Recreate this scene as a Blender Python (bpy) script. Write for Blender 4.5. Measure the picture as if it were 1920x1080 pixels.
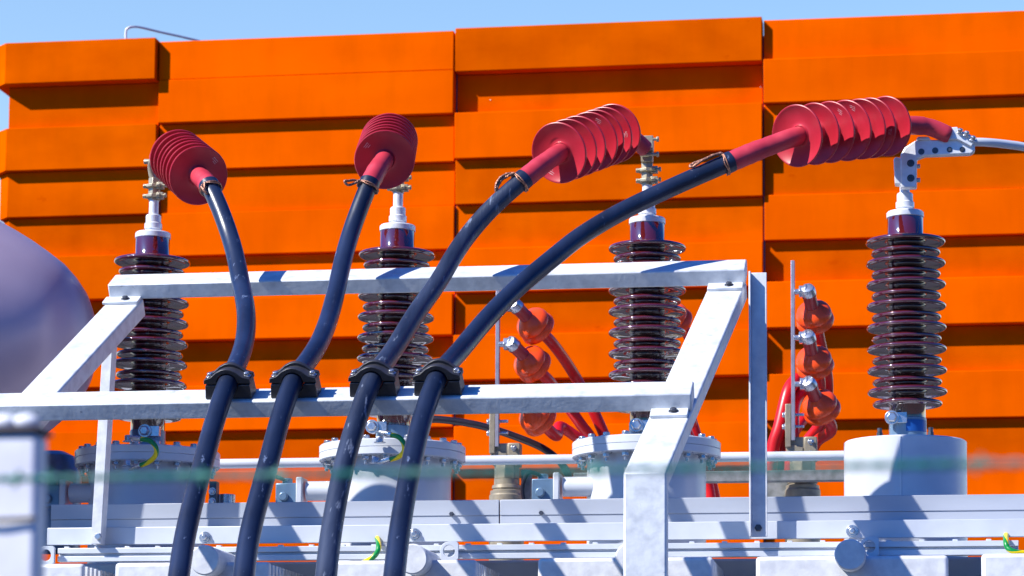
import bpy, math, random
from math import radians, sin, cos, tan, pi
from mathutils import Vector, Matrix

for o in list(bpy.data.objects):
    bpy.data.objects.remove(o, do_unlink=True)
sc = bpy.context.scene
col = sc.collection
rnd = random.Random(7)

# ------------------------------------------------------------------ camera
FPX = 5000.0            # focal length in pixels of the 1920 px photograph
PPY = 1035.0            # row of the optical axis (the lens is shifted up)
YAW, PITCH, ROLL = radians(8.8), radians(4.85), radians(0.3)
CAM = Vector((0.0, 0.0, 1.6))
fw = Vector((-sin(YAW)*cos(PITCH), cos(YAW)*cos(PITCH), sin(PITCH)))
r0 = Vector((cos(YAW), sin(YAW), 0))
u0 = r0.cross(fw)
rt = r0*cos(ROLL) + u0*sin(ROLL)
up = u0*cos(ROLL) - r0*sin(ROLL)
cd = bpy.data.cameras.new('camera')
cam = bpy.data.objects.new('camera', cd)
col.objects.link(cam)
m3 = Matrix((rt, up, -fw)).transposed()
cam.matrix_world = Matrix.Translation(CAM) @ m3.to_4x4()
cd.sensor_width = 36.0
cd.lens = FPX/1920*36
cd.shift_y = (PPY-540)/1920
cd.clip_start = 0.1
cd.clip_end = 3000
cd.dof.use_dof = True
cd.dof.focus_distance = 8.2
cd.dof.aperture_fstop = 9.0
sc.camera = cam

# ------------------------------------------------------------------ light
SUN_AZ, SUN_EL = radians(56), radians(41.6)     # azimuth measured left of "behind the camera"
to_sun = Vector((-cos(SUN_EL)*sin(SUN_AZ), -cos(SUN_EL)*cos(SUN_AZ), sin(SUN_EL)))
world = bpy.data.worlds.new('World'); sc.world = world
world.use_nodes = True
wn = world.node_tree.nodes; wl = world.node_tree.links
wn.clear()
wo = wn.new('ShaderNodeOutputWorld'); wb = wn.new('ShaderNodeBackground')
sky = wn.new('ShaderNodeTexSky'); sky.sky_type = 'NISHITA'
sky.sun_disc = False
sky.sun_elevation = SUN_EL
sky.sun_rotation = math.atan2(to_sun.x, to_sun.y)
sky.altitude = 200; sky.air_density = 1.0; sky.dust_density = 1.5; sky.ozone_density = 2.0
hs = wn.new('ShaderNodeHueSaturation'); hs.inputs['Saturation'].default_value = 1.25
wl.new(sky.outputs[0], hs.inputs['Color'])
# hazy pale band low down, deep blue higher up
tcw = wn.new('ShaderNodeTexCoord'); spw = wn.new('ShaderNodeSeparateXYZ'); rpw = wn.new('ShaderNodeValToRGB'); mxw = wn.new('ShaderNodeMixRGB')
wl.new(tcw.outputs['Generated'], spw.inputs[0])
myw = wn.new('ShaderNodeMath'); myw.operation = 'MULTIPLY_ADD'; myw.inputs[1].default_value = -0.60      # the pale side of the sky is the one away from the sun
ofw = wn.new('ShaderNodeMath'); ofw.operation = 'ADD'; ofw.inputs[1].default_value = 0.5
wl.new(spw.outputs[1], myw.inputs[0]); wl.new(spw.outputs[2], myw.inputs[2]); wl.new(myw.outputs[0], ofw.inputs[0]); wl.new(ofw.outputs[0], rpw.inputs[0])
rpw.color_ramp.interpolation = 'EASE'
rpw.color_ramp.elements[0].position = 0.24; rpw.color_ramp.elements[0].color = (1.0, 0.80, 0.70, 1)
rpw.color_ramp.elements[1].position = 0.52; rpw.color_ramp.elements[1].color = (0.045, 0.200, 0.48, 1)
mxw.blend_type = 'MULTIPLY'; mxw.inputs[0].default_value = 1.0
wl.new(hs.outputs[0], mxw.inputs[1]); wl.new(rpw.outputs[0], mxw.inputs[2]); wl.new(mxw.outputs[0], wb.inputs[0])
wb.inputs[1].default_value = 0.15
wl.new(wb.outputs[0], wo.inputs[0])
sd = bpy.data.lights.new('sun', 'SUN')
sun = bpy.data.objects.new('sun', sd); col.objects.link(sun)
sd.energy = 3.5; sd.angle = radians(0.5); sd.color = (1.0, 0.955, 0.88)
sun.rotation_euler = to_sun.to_track_quat('Z', 'Y').to_euler()
sun.location = to_sun*30
sc.view_settings.view_transform = 'Standard'
sc.view_settings.look = 'None'
sc.view_settings.exposure = 1.22
sc.view_settings.gamma = 1.0
sc.cycles.max_bounces = 8

# ------------------------------------------------------------------ pixel measuring (photo pixel -> point at a depth)
def ray(px, py):
    return fw + rt*((px-960)/FPX) - up*((py-PPY)/FPX)
def at(px, py, Y):
    d = ray(px, py)
    return CAM + d*(Y/d.y)
def on(px, py, P0, N):
    d = ray(px, py)
    return CAM + d*((P0-CAM).dot(N)/d.dot(N))

# ------------------------------------------------------------------ materials
def mat(name, c, rough=0.5, metal=0.0, var=0.0, c2=None, scale=4.0, bump=0.0, bscale=30.0, coat=0.0, detail=6.0,
        rvar=0.0, spots=None, spec=0.5, stretch=(1, 1, 1), lo=0.35, hi=0.65, grad=None):
    m = bpy.data.materials.new(name); m.use_nodes = True
    n = m.node_tree.nodes; l = m.node_tree.links
    b = n['Principled BSDF']
    b.inputs['Roughness'].default_value = rough
    b.inputs['Metallic'].default_value = metal
    b.inputs['Coat Weight'].default_value = coat
    b.inputs['Coat Roughness'].default_value = 0.04
    b.inputs['Specular IOR Level'].default_value = spec
    tc = n.new('ShaderNodeTexCoord'); mp = n.new('ShaderNodeMapping'); mp.inputs['Scale'].default_value = stretch
    l.new(tc.outputs['Object'], mp.inputs[0])
    c4 = (*c, 1)
    if c2 is None:
        c2 = tuple(max(0, x*(1-var)) for x in c)
    nz = n.new('ShaderNodeTexNoise'); nz.inputs['Scale'].default_value = scale; nz.inputs['Detail'].default_value = detail
    l.new(mp.outputs[0], nz.inputs['Vector'])
    rp = n.new('ShaderNodeValToRGB')
    rp.color_ramp.elements[0].position = lo; rp.color_ramp.elements[0].color = (*c2, 1)
    rp.color_ramp.elements[1].position = hi; rp.color_ramp.elements[1].color = c4
    l.new(nz.outputs['Fac'], rp.inputs[0])
    colout = rp.outputs[0]
    if spots:
        sc_, thr, cc = spots
        nz2 = n.new('ShaderNodeTexNoise'); nz2.inputs['Scale'].default_value = sc_; nz2.inputs['Detail'].default_value = 8
        nz2.inputs['Roughness'].default_value = 0.65
        l.new(mp.outputs[0], nz2.inputs['Vector'])
        r2 = n.new('ShaderNodeValToRGB')
        r2.color_ramp.elements[0].position = thr; r2.color_ramp.elements[0].color = (0, 0, 0, 1)
        r2.color_ramp.elements[1].position = thr+0.06; r2.color_ramp.elements[1].color = (1, 1, 1, 1)
        l.new(nz2.outputs['Fac'], r2.inputs[0])
        mx = n.new('ShaderNodeMixRGB'); l.new(r2.outputs[0], mx.inputs[0]); l.new(colout, mx.inputs[1])
        mx.inputs[2].default_value = (*cc, 1)
        colout = mx.outputs[0]
    l.new(colout, b.inputs['Base Color'])
    if rvar:
        mr = n.new('ShaderNodeMapRange')
        mr.inputs['To Min'].default_value = max(0.02, rough-rvar); mr.inputs['To Max'].default_value = min(1, rough+rvar)
        l.new(nz.outputs['Fac'], mr.inputs['Value']); l.new(mr.outputs[0], b.inputs['Roughness'])
    if bump:
        bp = n.new('ShaderNodeBump'); bp.inputs['Strength'].default_value = bump; bp.inputs['Distance'].default_value = 0.002
        nb = n.new('ShaderNodeTexNoise'); nb.inputs['Scale'].default_value = bscale; nb.inputs['Detail'].default_value = 5
        l.new(mp.outputs[0], nb.inputs['Vector']); l.new(nb.outputs['Fac'], bp.inputs['Height'])
        l.new(bp.outputs[0], b.inputs['Normal'])
    return m

M = {}
M['orange'] = mat('orange_cladding', (0.88, 0.117, 0.0), 0.5, 0, c2=(0.77, 0.096, 0.0), scale=1.3, bump=0.08, bscale=3.0,
                  spots=(2.3, 0.70, (0.66, 0.072, 0.0)), stretch=(1, 1, 1.6), spec=0.0)
M['orange_b'] = mat('orange_cladding_weathered', (0.72, 0.105, 0.0), 0.5, 0, c2=(0.60, 0.080, 0.0), scale=2.2, bump=0.08, bscale=3.0,
                    spots=(3.1, 0.66, (0.55, 0.065, 0.0)), stretch=(1, 1, 1.6), spec=0.0)
def weather(m, k):
    n = m.node_tree.nodes; l = m.node_tree.links; b = n['Principled BSDF']
    src = b.inputs['Base Color'].links[0].from_socket
    oi = n.new('ShaderNodeObjectInfo'); tc = n.new('ShaderNodeTexCoord')
    mr = n.new('ShaderNodeMapRange'); mr.inputs['To Min'].default_value = 1.0-k; mr.inputs['To Max'].default_value = 1.0+k*0.4
    l.new(oi.outputs['Random'], mr.inputs['Value'])
    mp = n.new('ShaderNodeMapping'); mp.inputs['Scale'].default_value = (3.5, 1.0, 0.7); l.new(tc.outputs['Object'], mp.inputs[0])
    nz = n.new('ShaderNodeTexNoise'); nz.inputs['Scale'].default_value = 2.0; nz.inputs['Detail'].default_value = 7; l.new(mp.outputs[0], nz.inputs['Vector'])
    m2 = n.new('ShaderNodeMapRange'); m2.inputs['From Min'].default_value = 0.42; m2.inputs['From Max'].default_value = 0.75
    m2.inputs['To Min'].default_value = 1.0; m2.inputs['To Max'].default_value = 0.90; l.new(nz.outputs['Fac'], m2.inputs['Value'])
    mu = n.new('ShaderNodeMath'); mu.operation = 'MULTIPLY'; l.new(mr.outputs[0], mu.inputs[0]); l.new(m2.outputs[0], mu.inputs[1])
    hv = n.new('ShaderNodeHueSaturation'); l.new(src, hv.inputs['Color']); l.new(mu.outputs[0], hv.inputs['Value'])
    l.new(hv.outputs[0], b.inputs['Base Color'])
weather(M['orange'], 0.08); weather(M['orange_b'], 0.14)
M['backing'] = mat('dark_backing', (0.06, 0.05, 0.06), 0.7)
M['seam'] = mat('grey_joint_strip', (0.10, 0.12, 0.17), 0.5, 0.3)
M['screw'] = mat('screw_metal', (0.35, 0.22, 0.15), 0.35, 0.8)
M['white'] = mat('white_paint', (0.60, 0.635, 0.69), 0.35, 0, c2=(0.51, 0.545, 0.61), scale=6, bump=0.05, bscale=40, coat=0.15, rvar=0.08)
M['paleblue'] = mat('grey_blue_shade_tint', (0.60, 0.65, 0.72), 0.38, 0, c2=(0.53, 0.58, 0.66), scale=5, bump=0.05, bscale=40, coat=0.1, rvar=0.08)  # white made bluer: the left turret's shade is put into the colour
M['trough'] = mat('trough_paint', (0.40, 0.43, 0.49), 0.42, 0, c2=(0.34, 0.37, 0.43), scale=3, bump=0.05, stretch=(0.6, 1, 3))
M['galv'] = mat('galvanised_steel', (0.68, 0.71, 0.74), 0.45, 0.08, c2=(0.50, 0.53, 0.57), scale=26, detail=10, bump=0.3, bscale=70,
                spots=(38, 0.64, (0.36, 0.38, 0.42)), rvar=0.1, lo=0.3, hi=0.6)
M['galvdull'] = mat('dull_galvanised_steel', (0.72, 0.74, 0.77), 0.5, 0.08, c2=(0.58, 0.60, 0.65), scale=30, detail=10, bump=0.2, bscale=120,
                    spots=(50, 0.68, (0.38, 0.4, 0.45)), rvar=0.12)
M['steel'] = mat('bolt_steel', (0.62, 0.64, 0.68), 0.28, 0.85, var=0.25, scale=60, rvar=0.08)
M['darksteel'] = mat('dark_bolt_steel', (0.10, 0.11, 0.14), 0.4, 0.7, var=0.3, scale=60)
M['rubber'] = mat('black_cable_sheath', (0.007, 0.013, 0.034), 0.33, 0, c2=(0.018, 0.030, 0.072), scale=9, detail=9, bump=0.3, bscale=60,
                  spots=(34, 0.635, (0.12, 0.16, 0.27)), rvar=0.1, stretch=(1, 0.6, 0.35))
M['rubber_scuffed'] = mat('scuffed_cable_sheath', (0.009, 0.016, 0.038), 0.40, 0, c2=(0.04, 0.055, 0.10), scale=9, detail=9, bump=0.6, bscale=50,
                  spots=(26, 0.60, (0.15, 0.18, 0.25)), rvar=0.1, stretch=(1.6, 0.35, 0.22))
M['clampmat'] = mat('black_clamp_plastic', (0.022, 0.022, 0.028), 0.42, 0, c2=(0.035, 0.035, 0.042), scale=30, bump=0.2, bscale=150)
M['redsleeve'] = mat('red_heat_shrink', (0.55, 0.040, 0.066), 0.45, 0, c2=(0.42, 0.024, 0.045), scale=14, bump=0.35, bscale=22, rvar=0.08, stretch=(1, 1, 1))
M['redshed'] = mat('red_silicone_shed', (0.46, 0.016, 0.036), 0.40, 0, c2=(0.38, 0.011, 0.025), scale=9, bump=0.05)
M['mark'] = mat('white_print', (0.80, 0.72, 0.74), 0.6)
M['copper'] = mat('copper_braid', (0.55, 0.26, 0.16), 0.4, 0.6, c2=(0.20, 0.10, 0.08), scale=180, bump=0.8, bscale=300)
M['porcelain'] = mat('brown_glazed_porcelain', (0.090, 0.009, 0.012), 0.05, 0, c2=(0.070, 0.006, 0.009), scale=5, coat=1.0, spec=1.0)
M['porcelain'].node_tree.nodes['Principled BSDF'].inputs['Coat IOR'].default_value = 1.8
M['collar'] = mat('blue_grey_collar', (0.16, 0.26, 0.38), 0.3, 0.3, var=0.2, scale=20)
M['sticker'] = mat('blue_sticker', (0.01, 0.08, 0.34), 0.35, 0, var=0.15, scale=20)
M['alu'] = mat('cast_aluminium', (0.80, 0.82, 0.85), 0.38, 0.25, c2=(0.66, 0.68, 0.72), scale=30, bump=0.3, bscale=90)
M['hole'] = mat('dark_hole_metal', (0.10, 0.11, 0.13), 0.35, 0.6, var=0.4, scale=50)
M['brass'] = mat('brass_connector', (0.46, 0.41, 0.29), 0.38, 0.4, c2=(0.32, 0.28, 0.20), scale=30, bump=0.2, bscale=90)
M['tan'] = mat('tan_cast_metal', (0.36, 0.31, 0.22), 0.45, 0.35, c2=(0.26, 0.22, 0.16), scale=25, bump=0.2, bscale=80)
M['redcable'] = mat('bright_red_cable', (0.62, 0.008, 0.012), 0.35, 0, c2=(0.52, 0.006, 0.010), scale=8)
M['bell'] = mat('orange_red_bell', (0.92, 0.085, 0.010), 0.30, 0, c2=(0.86, 0.068, 0.008), scale=7, bump=0.05)
M['plugtube'] = mat('dark_red_sleeve', (0.42, 0.022, 0.028), 0.35, 0, c2=(0.34, 0.016, 0.022), scale=20, bump=0.3, bscale=40)
M['busbar'] = mat('tinned_busbar', (0.34, 0.33, 0.40), 0.42, 0.4, c2=(0.26, 0.25, 0.31), scale=25)
M['darkhose'] = mat('black_hose', (0.018, 0.012, 0.018), 0.3, 0, var=0.3, scale=12)
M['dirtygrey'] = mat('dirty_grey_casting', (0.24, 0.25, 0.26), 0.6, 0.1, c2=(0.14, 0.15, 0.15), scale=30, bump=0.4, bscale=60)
M['tank'] = mat('conservator_paint', (0.46, 0.36, 0.46), 0.36, 0.15, c2=(0.40, 0.31, 0.41), scale=3, bump=0.05, bscale=20, stretch=(0.4, 1, 1))
M['fencepost'] = mat('white_fence_post', (0.74, 0.75, 0.80), 0.5, 0, c2=(0.60, 0.60, 0.68), scale=14, bump=0.2)
M['postcap'] = mat('rusty_dark_cap', (0.06, 0.045, 0.06), 0.6, 0, var=0.4, scale=30)
M['greenwire'] = mat('green_coated_wire', (0.0, 0.11, 0.095), 0.6, 0, c2=(0.0, 0.09, 0.08), scale=60)
M['barb'] = mat('galvanised_barb', (0.05, 0.24, 0.19), 0.5, 0.0, var=0.2, scale=60)
M['rail'] = mat('roof_rail_paint', (0.75, 0.78, 0.82), 0.4, 0.2, var=0.1, scale=10)
M['ground'] = mat('grey_gravel', (0.060, 0.060, 0.060), 0.9, 0, c2=(0.042, 0.042, 0.044), scale=1.2, bump=0.4, bscale=25, spots=(3, 0.62, (0.035, 0.035, 0.035)))
# green/yellow striped earth wire: two colours wound along the wire
def stripe_mat():
    m = bpy.data.materials.new('green_yellow_wire'); m.use_nodes = True
    n = m.node_tree.nodes; l = m.node_tree.links; b = n['Principled BSDF']
    b.inputs['Roughness'].default_value = 0.35
    tc = n.new('ShaderNodeTexCoord'); sp = n.new('ShaderNodeSeparateXYZ'); l.new(tc.outputs['UV'], sp.inputs[0])
    gt = n.new('ShaderNodeMath'); gt.operation = 'GREATER_THAN'; gt.inputs[1].default_value = 0.5
    fr = n.new('ShaderNodeMath'); fr.operation = 'FRACT'
    ad = n.new('ShaderNodeMath'); ad.operation = 'ADD'
    l.new(sp.outputs[0], ad.inputs[0]); l.new(sp.outputs[1], ad.inputs[1])
    l.new(ad.outputs[0], fr.inputs[0]); l.new(fr.outputs[0], gt.inputs[0])
    mx = n.new('ShaderNodeMixRGB'); l.new(gt.outputs[0], mx.inputs[0])
    mx.inputs[1].default_value = (0.85, 0.62, 0.0, 1); mx.inputs[2].default_value = (0.0, 0.22, 0.04, 1)
    l.new(mx.outputs[0], b.inputs['Base Color'])
    return m
M['earth'] = stripe_mat()

# ------------------------------------------------------------------ mesh building
def frame_from(axis):
    a = Vector(axis).normalized()
    h = Vector((0, 0, 1)) if abs(a.z) < 0.9 else Vector((1, 0, 0))
    x = h.cross(a).normalized()
    return x, a.cross(x), a

def catmull(pts, k=8):
    P = [Vector(p) for p in pts]
    P = [P[0]*2-P[1]] + P + [P[-1]*2-P[-2]]
    out = []
    for i in range(1, len(P)-2):
        a, b, c, d = P[i-1], P[i], P[i+1], P[i+2]
        for j in range(k):
            t = j/k
            out.append(0.5*((2*b)+(c-a)*t+(2*a-5*b+4*c-d)*t*t+(3*b-a-3*c+d)*t**3))
    out.append(P[-2])
    return out

class MB:
    def __init__(s):
        s.v = []; s.f = []; s.uv = {}
    def add(s, vs, fs):
        b = len(s.v); s.v += [Vector(v) for v in vs]; s.f += [tuple(b+i for i in f) for f in fs]
    def box(s, lo, hi):
        (a, b, c), (d, e, g) = lo, hi
        s.add([(a,b,c),(d,b,c),(d,e,c),(a,e,c),(a,b,g),(d,b,g),(d,e,g),(a,e,g)],
              [(0,3,2,1),(4,5,6,7),(0,1,5,4),(1,2,6,5),(2,3,7,6),(3,0,4,7)])
        return s
    def obox(s, c, X, Y, Z):      # centre and three half-extent vectors
        c = Vector(c); X = Vector(X); Y = Vector(Y); Z = Vector(Z)
        if X.cross(Y).dot(Z) < 0: X = -X
        s.add([c+X*i+Y*j+Z*k for k in (-1,1) for i, j in ((-1,-1),(1,-1),(1,1),(-1,1))],
              [(0,3,2,1),(4,5,6,7),(0,1,5,4),(1,2,6,5),(2,3,7,6),(3,0,4,7)])
        return s
    def prism(s, poly, d):        # closed 3D polygon extruded by the vector d
        d = Vector(d); P = [Vector(p) for p in poly]; n = len(P)
        nn = Vector((0,0,0))
        for i in range(n): nn += P[i].cross(P[(i+1) % n])
        if nn.dot(d) < 0: P.reverse()
        s.add(P+[p+d for p in P], [tuple(reversed(range(n))), tuple(range(n, 2*n))] +
              [(i, (i+1) % n, n+(i+1) % n, n+i) for i in range(n)])
        return s
    def lathe(s, prof, o, axis=(0,0,1), n=48, cap=True):
        x, y, a = frame_from(axis); o = Vector(o); vs = []; fs = []
        m = len(prof)
        for r, h in prof:
            for i in range(n):
                t = 2*pi*i/n
                vs.append(o + a*h + (x*cos(t)+y*sin(t))*r)
        for j in range(m-1):
            for i in range(n):
                k = (i+1) % n
                fs.append((j*n+i, j*n+k, (j+1)*n+k, (j+1)*n+i))
        if cap:
            fs.append(tuple(reversed(range(n)))); fs.append(tuple(range((m-1)*n, m*n)))
        s.add(vs, fs); return s
    def cyl(s, a, b, r, n=24, r2=None):
        a = Vector(a); b = Vector(b)
        return s.lathe([(r, 0), (r if r2 is None else r2, (b-a).length)], a, b-a, n)
    def tube(s, pts, r, n=20, uv=False, twist=0.0):
        P = [Vector(p) for p in pts]; m = len(P)
        R = r if isinstance(r, (list, tuple)) else [r]*m
        T = [(P[min(i+1, m-1)]-P[max(i-1, 0)]).normalized() for i in range(m)]
        x, y, _ = frame_from(T[0])
        vs = []; fs = []; b0 = len(s.f)
        for i in range(m):
            x = (x - T[i]*x.dot(T[i])).normalized(); y = T[i].cross(x)
            for j in range(n):
                t = 2*pi*j/n
                vs.append(P[i] + (x*cos(t)+y*sin(t))*R[i])
        for i in range(m-1):
            for j in range(n):
                k = (j+1) % n
                fs.append((i*n+j, i*n+k, (i+1)*n+k, (i+1)*n+j))
                if uv:
                    s.uv[b0+len(fs)-1] = [(j/n, i*twist), ((j+1)/n, i*twist), ((j+1)/n, (i+1)*twist), (j/n, (i+1)*twist)]
        fs.append(tuple(reversed(range(n)))); fs.append(tuple(range((m-1)*n, m*n)))
        s.add(vs, fs); return s
    def hexa(s, o, axis, r, h, rot=0.0):
        x, y, a = frame_from(axis); o = Vector(o)
        P = [o+(x*cos(rot+pi/3*i)+y*sin(rot+pi/3*i))*r for i in range(6)]
        return s.prism(P, a*h)
    def bolt(s, o, axis, r, h=None, washer=True):
        a = Vector(axis).normalized(); o = Vector(o); h = h or r*0.9
        if washer:
            s.cyl(o, o+a*r*0.22, r*1.45, 20); o = o+a*r*0.22
        s.lathe([(r, 0), (r, h*0.8), (r*0.82, h)], o, a, 6)
        return s
    def sphere(s, o, r, n=16, sx=1, sy=1, sz=1):
        prof = [(max(1e-4, r*sin(pi*i/n)), -r*cos(pi*i/n)) for i in range(n+1)]
        b = len(s.v); s.lathe(prof, (0,0,0), (0,0,1), n*2, cap=False)
        for i in range(b, len(s.v)):
            v = s.v[i]; s.v[i] = Vector((o[0]+v.x*sx, o[1]+v.y*sy, o[2]+v.z*sz))
        return s
    def build(s, name, m, parent=None, loc=None, bevel=0.0, sharp=32, seg=2):
        base = Vector(parent['_o']) if parent is not None else Vector(loc if loc is not None else (0,0,0))
        me = bpy.data.meshes.new(name)
        me.from_pydata([tuple(v-base) for v in s.v], [], s.f)
        if s.uv:
            ul = me.uv_layers.new(name='UVMap')
            for fi, poly in enumerate(me.polygons):
                if fi in s.uv:
                    for li, c in zip(poly.loop_indices, s.uv[fi]): ul.data[li].uv = c
        me.materials.append(M[m])
        me.polygons.foreach_set('use_smooth', [True]*len(me.polygons))
        me.update()
        me.set_sharp_from_angle(angle=radians(sharp))
        o = bpy.data.objects.new(name, me); col.objects.link(o)
        o['_o'] = tuple(base)
        if parent is not None: o.parent = parent
        else: o.location = base
        if bevel:
            md = o.modifiers.new('bevel', 'BEVEL'); md.width = bevel; md.segments = seg; md.limit_method = 'ANGLE'
            md.angle_limit = radians(35)
        return o

def thing(name, label, cat, loc=(0,0,0), group=None):
    o = bpy.data.objects.new(name, None); col.objects.link(o)
    o.location = loc; o['_o'] = tuple(loc); o.empty_display_size = 0.1
    o['label'] = label; o['category'] = cat
    if group: o['group'] = group
    return o
def tag(o, label=None, cat=None, group=None, kind=None):
    if label: o['label'] = label
    if cat: o['category'] = cat
    if group: o['group'] = group
    if kind: o['kind'] = kind
    return o
def dup(o, loc=None, label=None, parent=None):
    c = o.copy(); col.objects.link(c)
    if parent is not None: c.parent = parent
    if loc is not None: c.location = loc
    if label: c['label'] = label
    for ch in list(o.children):
        dup(ch, parent=c)
    return c

# ------------------------------------------------------------------ ground
g = MB(); g.add([(-900,-300,0),(900,-300,0),(900,1500,0),(-900,1500,0)], [(0,1,2,3)])
tag(g.build('ground', 'ground'), kind='structure')

# ------------------------------------------------------------------ clad building
YW = 18.0
bl = thing('clad_building', 'large building clad in stepped horizontal orange metal panels behind the transformer', 'building', (-2, YW, 0))
def wx(px, py=300): return at(px, py, YW).x
def wz(px, py): return at(px, py, YW).z
xA0, xA1, xB1, xC1, xD1 = wx(23, 300), wx(306, 250), wx(858, 300), wx(1434, 300), wx(2300, 300)
gap = 0.011
cols = {
 # ref px, x0, x1, [(top, bottom, protrusion, weathered)]
 'A': (160, xA0, xA1-gap, [(89,166,.150,1),(166,245,.066,1),(245,325,.110,1),(325,409,.067,1),(409,485,.036,1),(485,567,.09,1),(567,650,.03,1),
        (650,732,.10,0),(732,813,.05,0),(813,895,.085,0),(895,980,.03,1),(980,1100,.06,0)]),
 'B': (580, xA1, xB1-gap, [(77,149.5,.100,0),(149.5,230,.104,0),(230,316,.062,0),(316,395.5,.032,0),(395.5,477,.050,0),(477,560,.013,0),(560,638,.085,0),
        (638,722,.013,1),(722,807,.052,0),(807,885,.017,1),(885,965,.08,0),(965,1100,.03,1)]),
 'C': (1150, xB1, xC1-gap, [(51,133,.100,1),(133,210,.020,1),(210,296.5,.102,0),(296.5,380,.066,1),(380,464,.033,1),(464,547,.080,0),(547,627,.040,1),
        (627,712,.090,0),(712,797,.012,1),(797,880,.060,0),(880,960,.03,1),(960,1100,.07,0)]),
 'D': (1820, xC1, xD1, [(29,106,.060,0),(106,189,.100,0),(189,275,.060,0),(275,358,.026,1),(358,444,.044,0),(444,525,.006,1),(525,612,.090,0),
        (612,698,.020,1),(698,786,.066,0),(786,870,.030,1),(870,950,.07,0),(950,1100,.03,1)]),
}
for k, (ref, x0, x1, rows) in cols.items():
    for ri, (a, b, p, w) in enumerate(rows):
        z1, z0 = wz(ref, a), wz(ref, b)
        mb = MB(); p = p*1.28; yf, yb = YW-p, YW+0.05
        zt, zb = z1-0.0015, z0+0.0015
        if k == 'A':
            c = (.09, .004, .12, .085, .05, .11, .04, .10, .05, .09, .04, .06)[ri]
            mb.prism([(x0, yf, zb), (x1, yf, zb), (x1, yb+0.15, zb), (x0-c, yb+0.15, zb), (x0-c, yf+c, zb)], (0, 0, zt-zb))
        else:
            mb.box((x0, yf, zb), (x1, yb, zt))
        o = mb.build('cladding_panel', 'orange_b' if w else 'orange', bl, bevel=0.004)
zt, zb = wz(900, 75), 0.0
MB().box((xA0+0.05, YW+0.20, 0.0), (xD1, YW+12, wz(900, 72))).build('wall', 'backing', bl)
for x in (xA1, xB1, xC1): MB().box((x-gap-0.001, YW-0.01, 0.3), (x+0.001, YW+0.055, wz(900, 90))).build('joint_strip', 'seam', bl)
for px, py, Y in ((35,214,YW-.066),(301,203,YW-.066),(1427,164,YW-.02),(852,348,YW-.032),(1427,416,YW-.033),(359,803,YW-.052),(920,188,YW-.02)):
    MB().sphere(at(px, py, Y), 0.009, 6).build('screw', 'screw', bl)
# rail on the roof
rl = [at(236,92,18.4), at(236,60,18.4), at(240,53,18.4), at(247,50.5,18.42), at(262,51,18.5), at(300,60,18.7), at(345,70,18.9), at(384,80,19.1), at(420,95,19.3)]
tag(MB().tube(catmull(rl, 6), 0.009, 10).build('roof_rail', 'rail', loc=at(236,92,18.4)),
    'thin bent white rail rising above the roof edge of the orange building', 'railing')
an = MB().cyl(at(569,82,18.3), at(569,74,18.3), 0.008, 8); an.sphere(at(569,74,18.3), 0.014, 6)  # small anchor knob on the roof edge, no lamp
tag(an.build('roof_anchor', 'rail', loc=at(569,82,18.3)), 'tiny pale knob on the roof edge between the two left cables', 'roof anchor')

# ------------------------------------------------------------------ cable rack
AL = radians(30)
V = Vector((0, cos(AL), sin(AL))); N = Vector((0, -sin(AL), cos(AL))); XX = Vector((1, 0, 0))
bend = at(1209, 885, 7.05)
LW, LH = 0.1150, 0.060      # leg section
BH, BW = 0.055, 0.100       # beam section
Ptop = bend + N*BH          # plane of the beams' upper faces
rack = thing('cable_rack', 'leaning galvanised steel rack with two cross beams carrying the black cables', 'rack', (-1.4, 7.05, 0))
def leg(p_lo, p_hi, Ybend):
    d = (p_hi-p_lo).normalized()
    lo = p_lo + d*((Ybend-p_lo.y)/d.y)
    W = XX*(LW/2)
    hi = p_hi + d*0.03
    prof = [lo + Vector((0,0,0)), hi, hi - N*LH]
    # mitre at the bend between the vertical post and the leaning part
    q = lo + Vector((0, LH, 0)); s_ = (lo - N*LH)
    t = (q.y - s_.y)/V.y; inner = s_ + V*t
    bot_f = Vector((lo.x, lo.y, 0.0)); bot_b = Vector((lo.x, lo.y+LH, 0.0))
    mb = MB()
    sect = [(bot_f, bot_b), (lo, Vector((lo.x, lo.y+LH, inner.z))), (hi, hi-N*LH)]
    vs = []
    for f_, b_ in sect: vs += [f_-W, f_+W, b_+W, b_-W]
    fs = [(3,2,1,0), (8,9,10,11)]
    for i in (0, 4):
        fs += [(i, i+1, i+5, i+4), (i+1, i+2, i+6, i+5), (i+2, i+3, i+7, i+6), (i+3, i, i+4, i+7)]
    mb.add(vs, fs)
    return mb, lo, d
mb, loR, dR = leg(bend, on(1363, 535, bend, N), bend.y)
mb.build('leg', 'galv', rack, bevel=0.006)
pl0, pl1 = on(77, 732, bend, N), on(232, 566, bend, N)
mb, loL, dL = leg(pl0, pl1, bend.y)
mb.build('leg', 'galv', rack, bevel=0.006)
# cross beams
tb0 = on(201, 533, Ptop, N); tb1 = on(1397, 504.5, Ptop, N)
vt = ((tb0+tb1)/2-Ptop).dot(V)
def beam(x0, x1, v, name):
    c = Vector(((x0+x1)/2, Ptop.y, Ptop.z)) + V*(v+BW/2) - N*BH/2
    return MB().obox(c, XX*((x1-x0)/2), V*BW/2, N*(BH/2-0.001)).build(name, 'galv', rack, bevel=0.005)
beam(tb0.x, tb1.x, vt, 'top_beam')
lb0 = on(0, 758.5, Ptop, N); lb1 = on(1296, 738.5, Ptop, N)
vl = ((lb0+lb1)/2-Ptop).dot(V)
beam(lb0.x-0.25, lb1.x, vl, 'lower_beam')
print('rack', tb0, tb1, lb0, lb1, 'Y bends', loL, loR, dL, dR)
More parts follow.
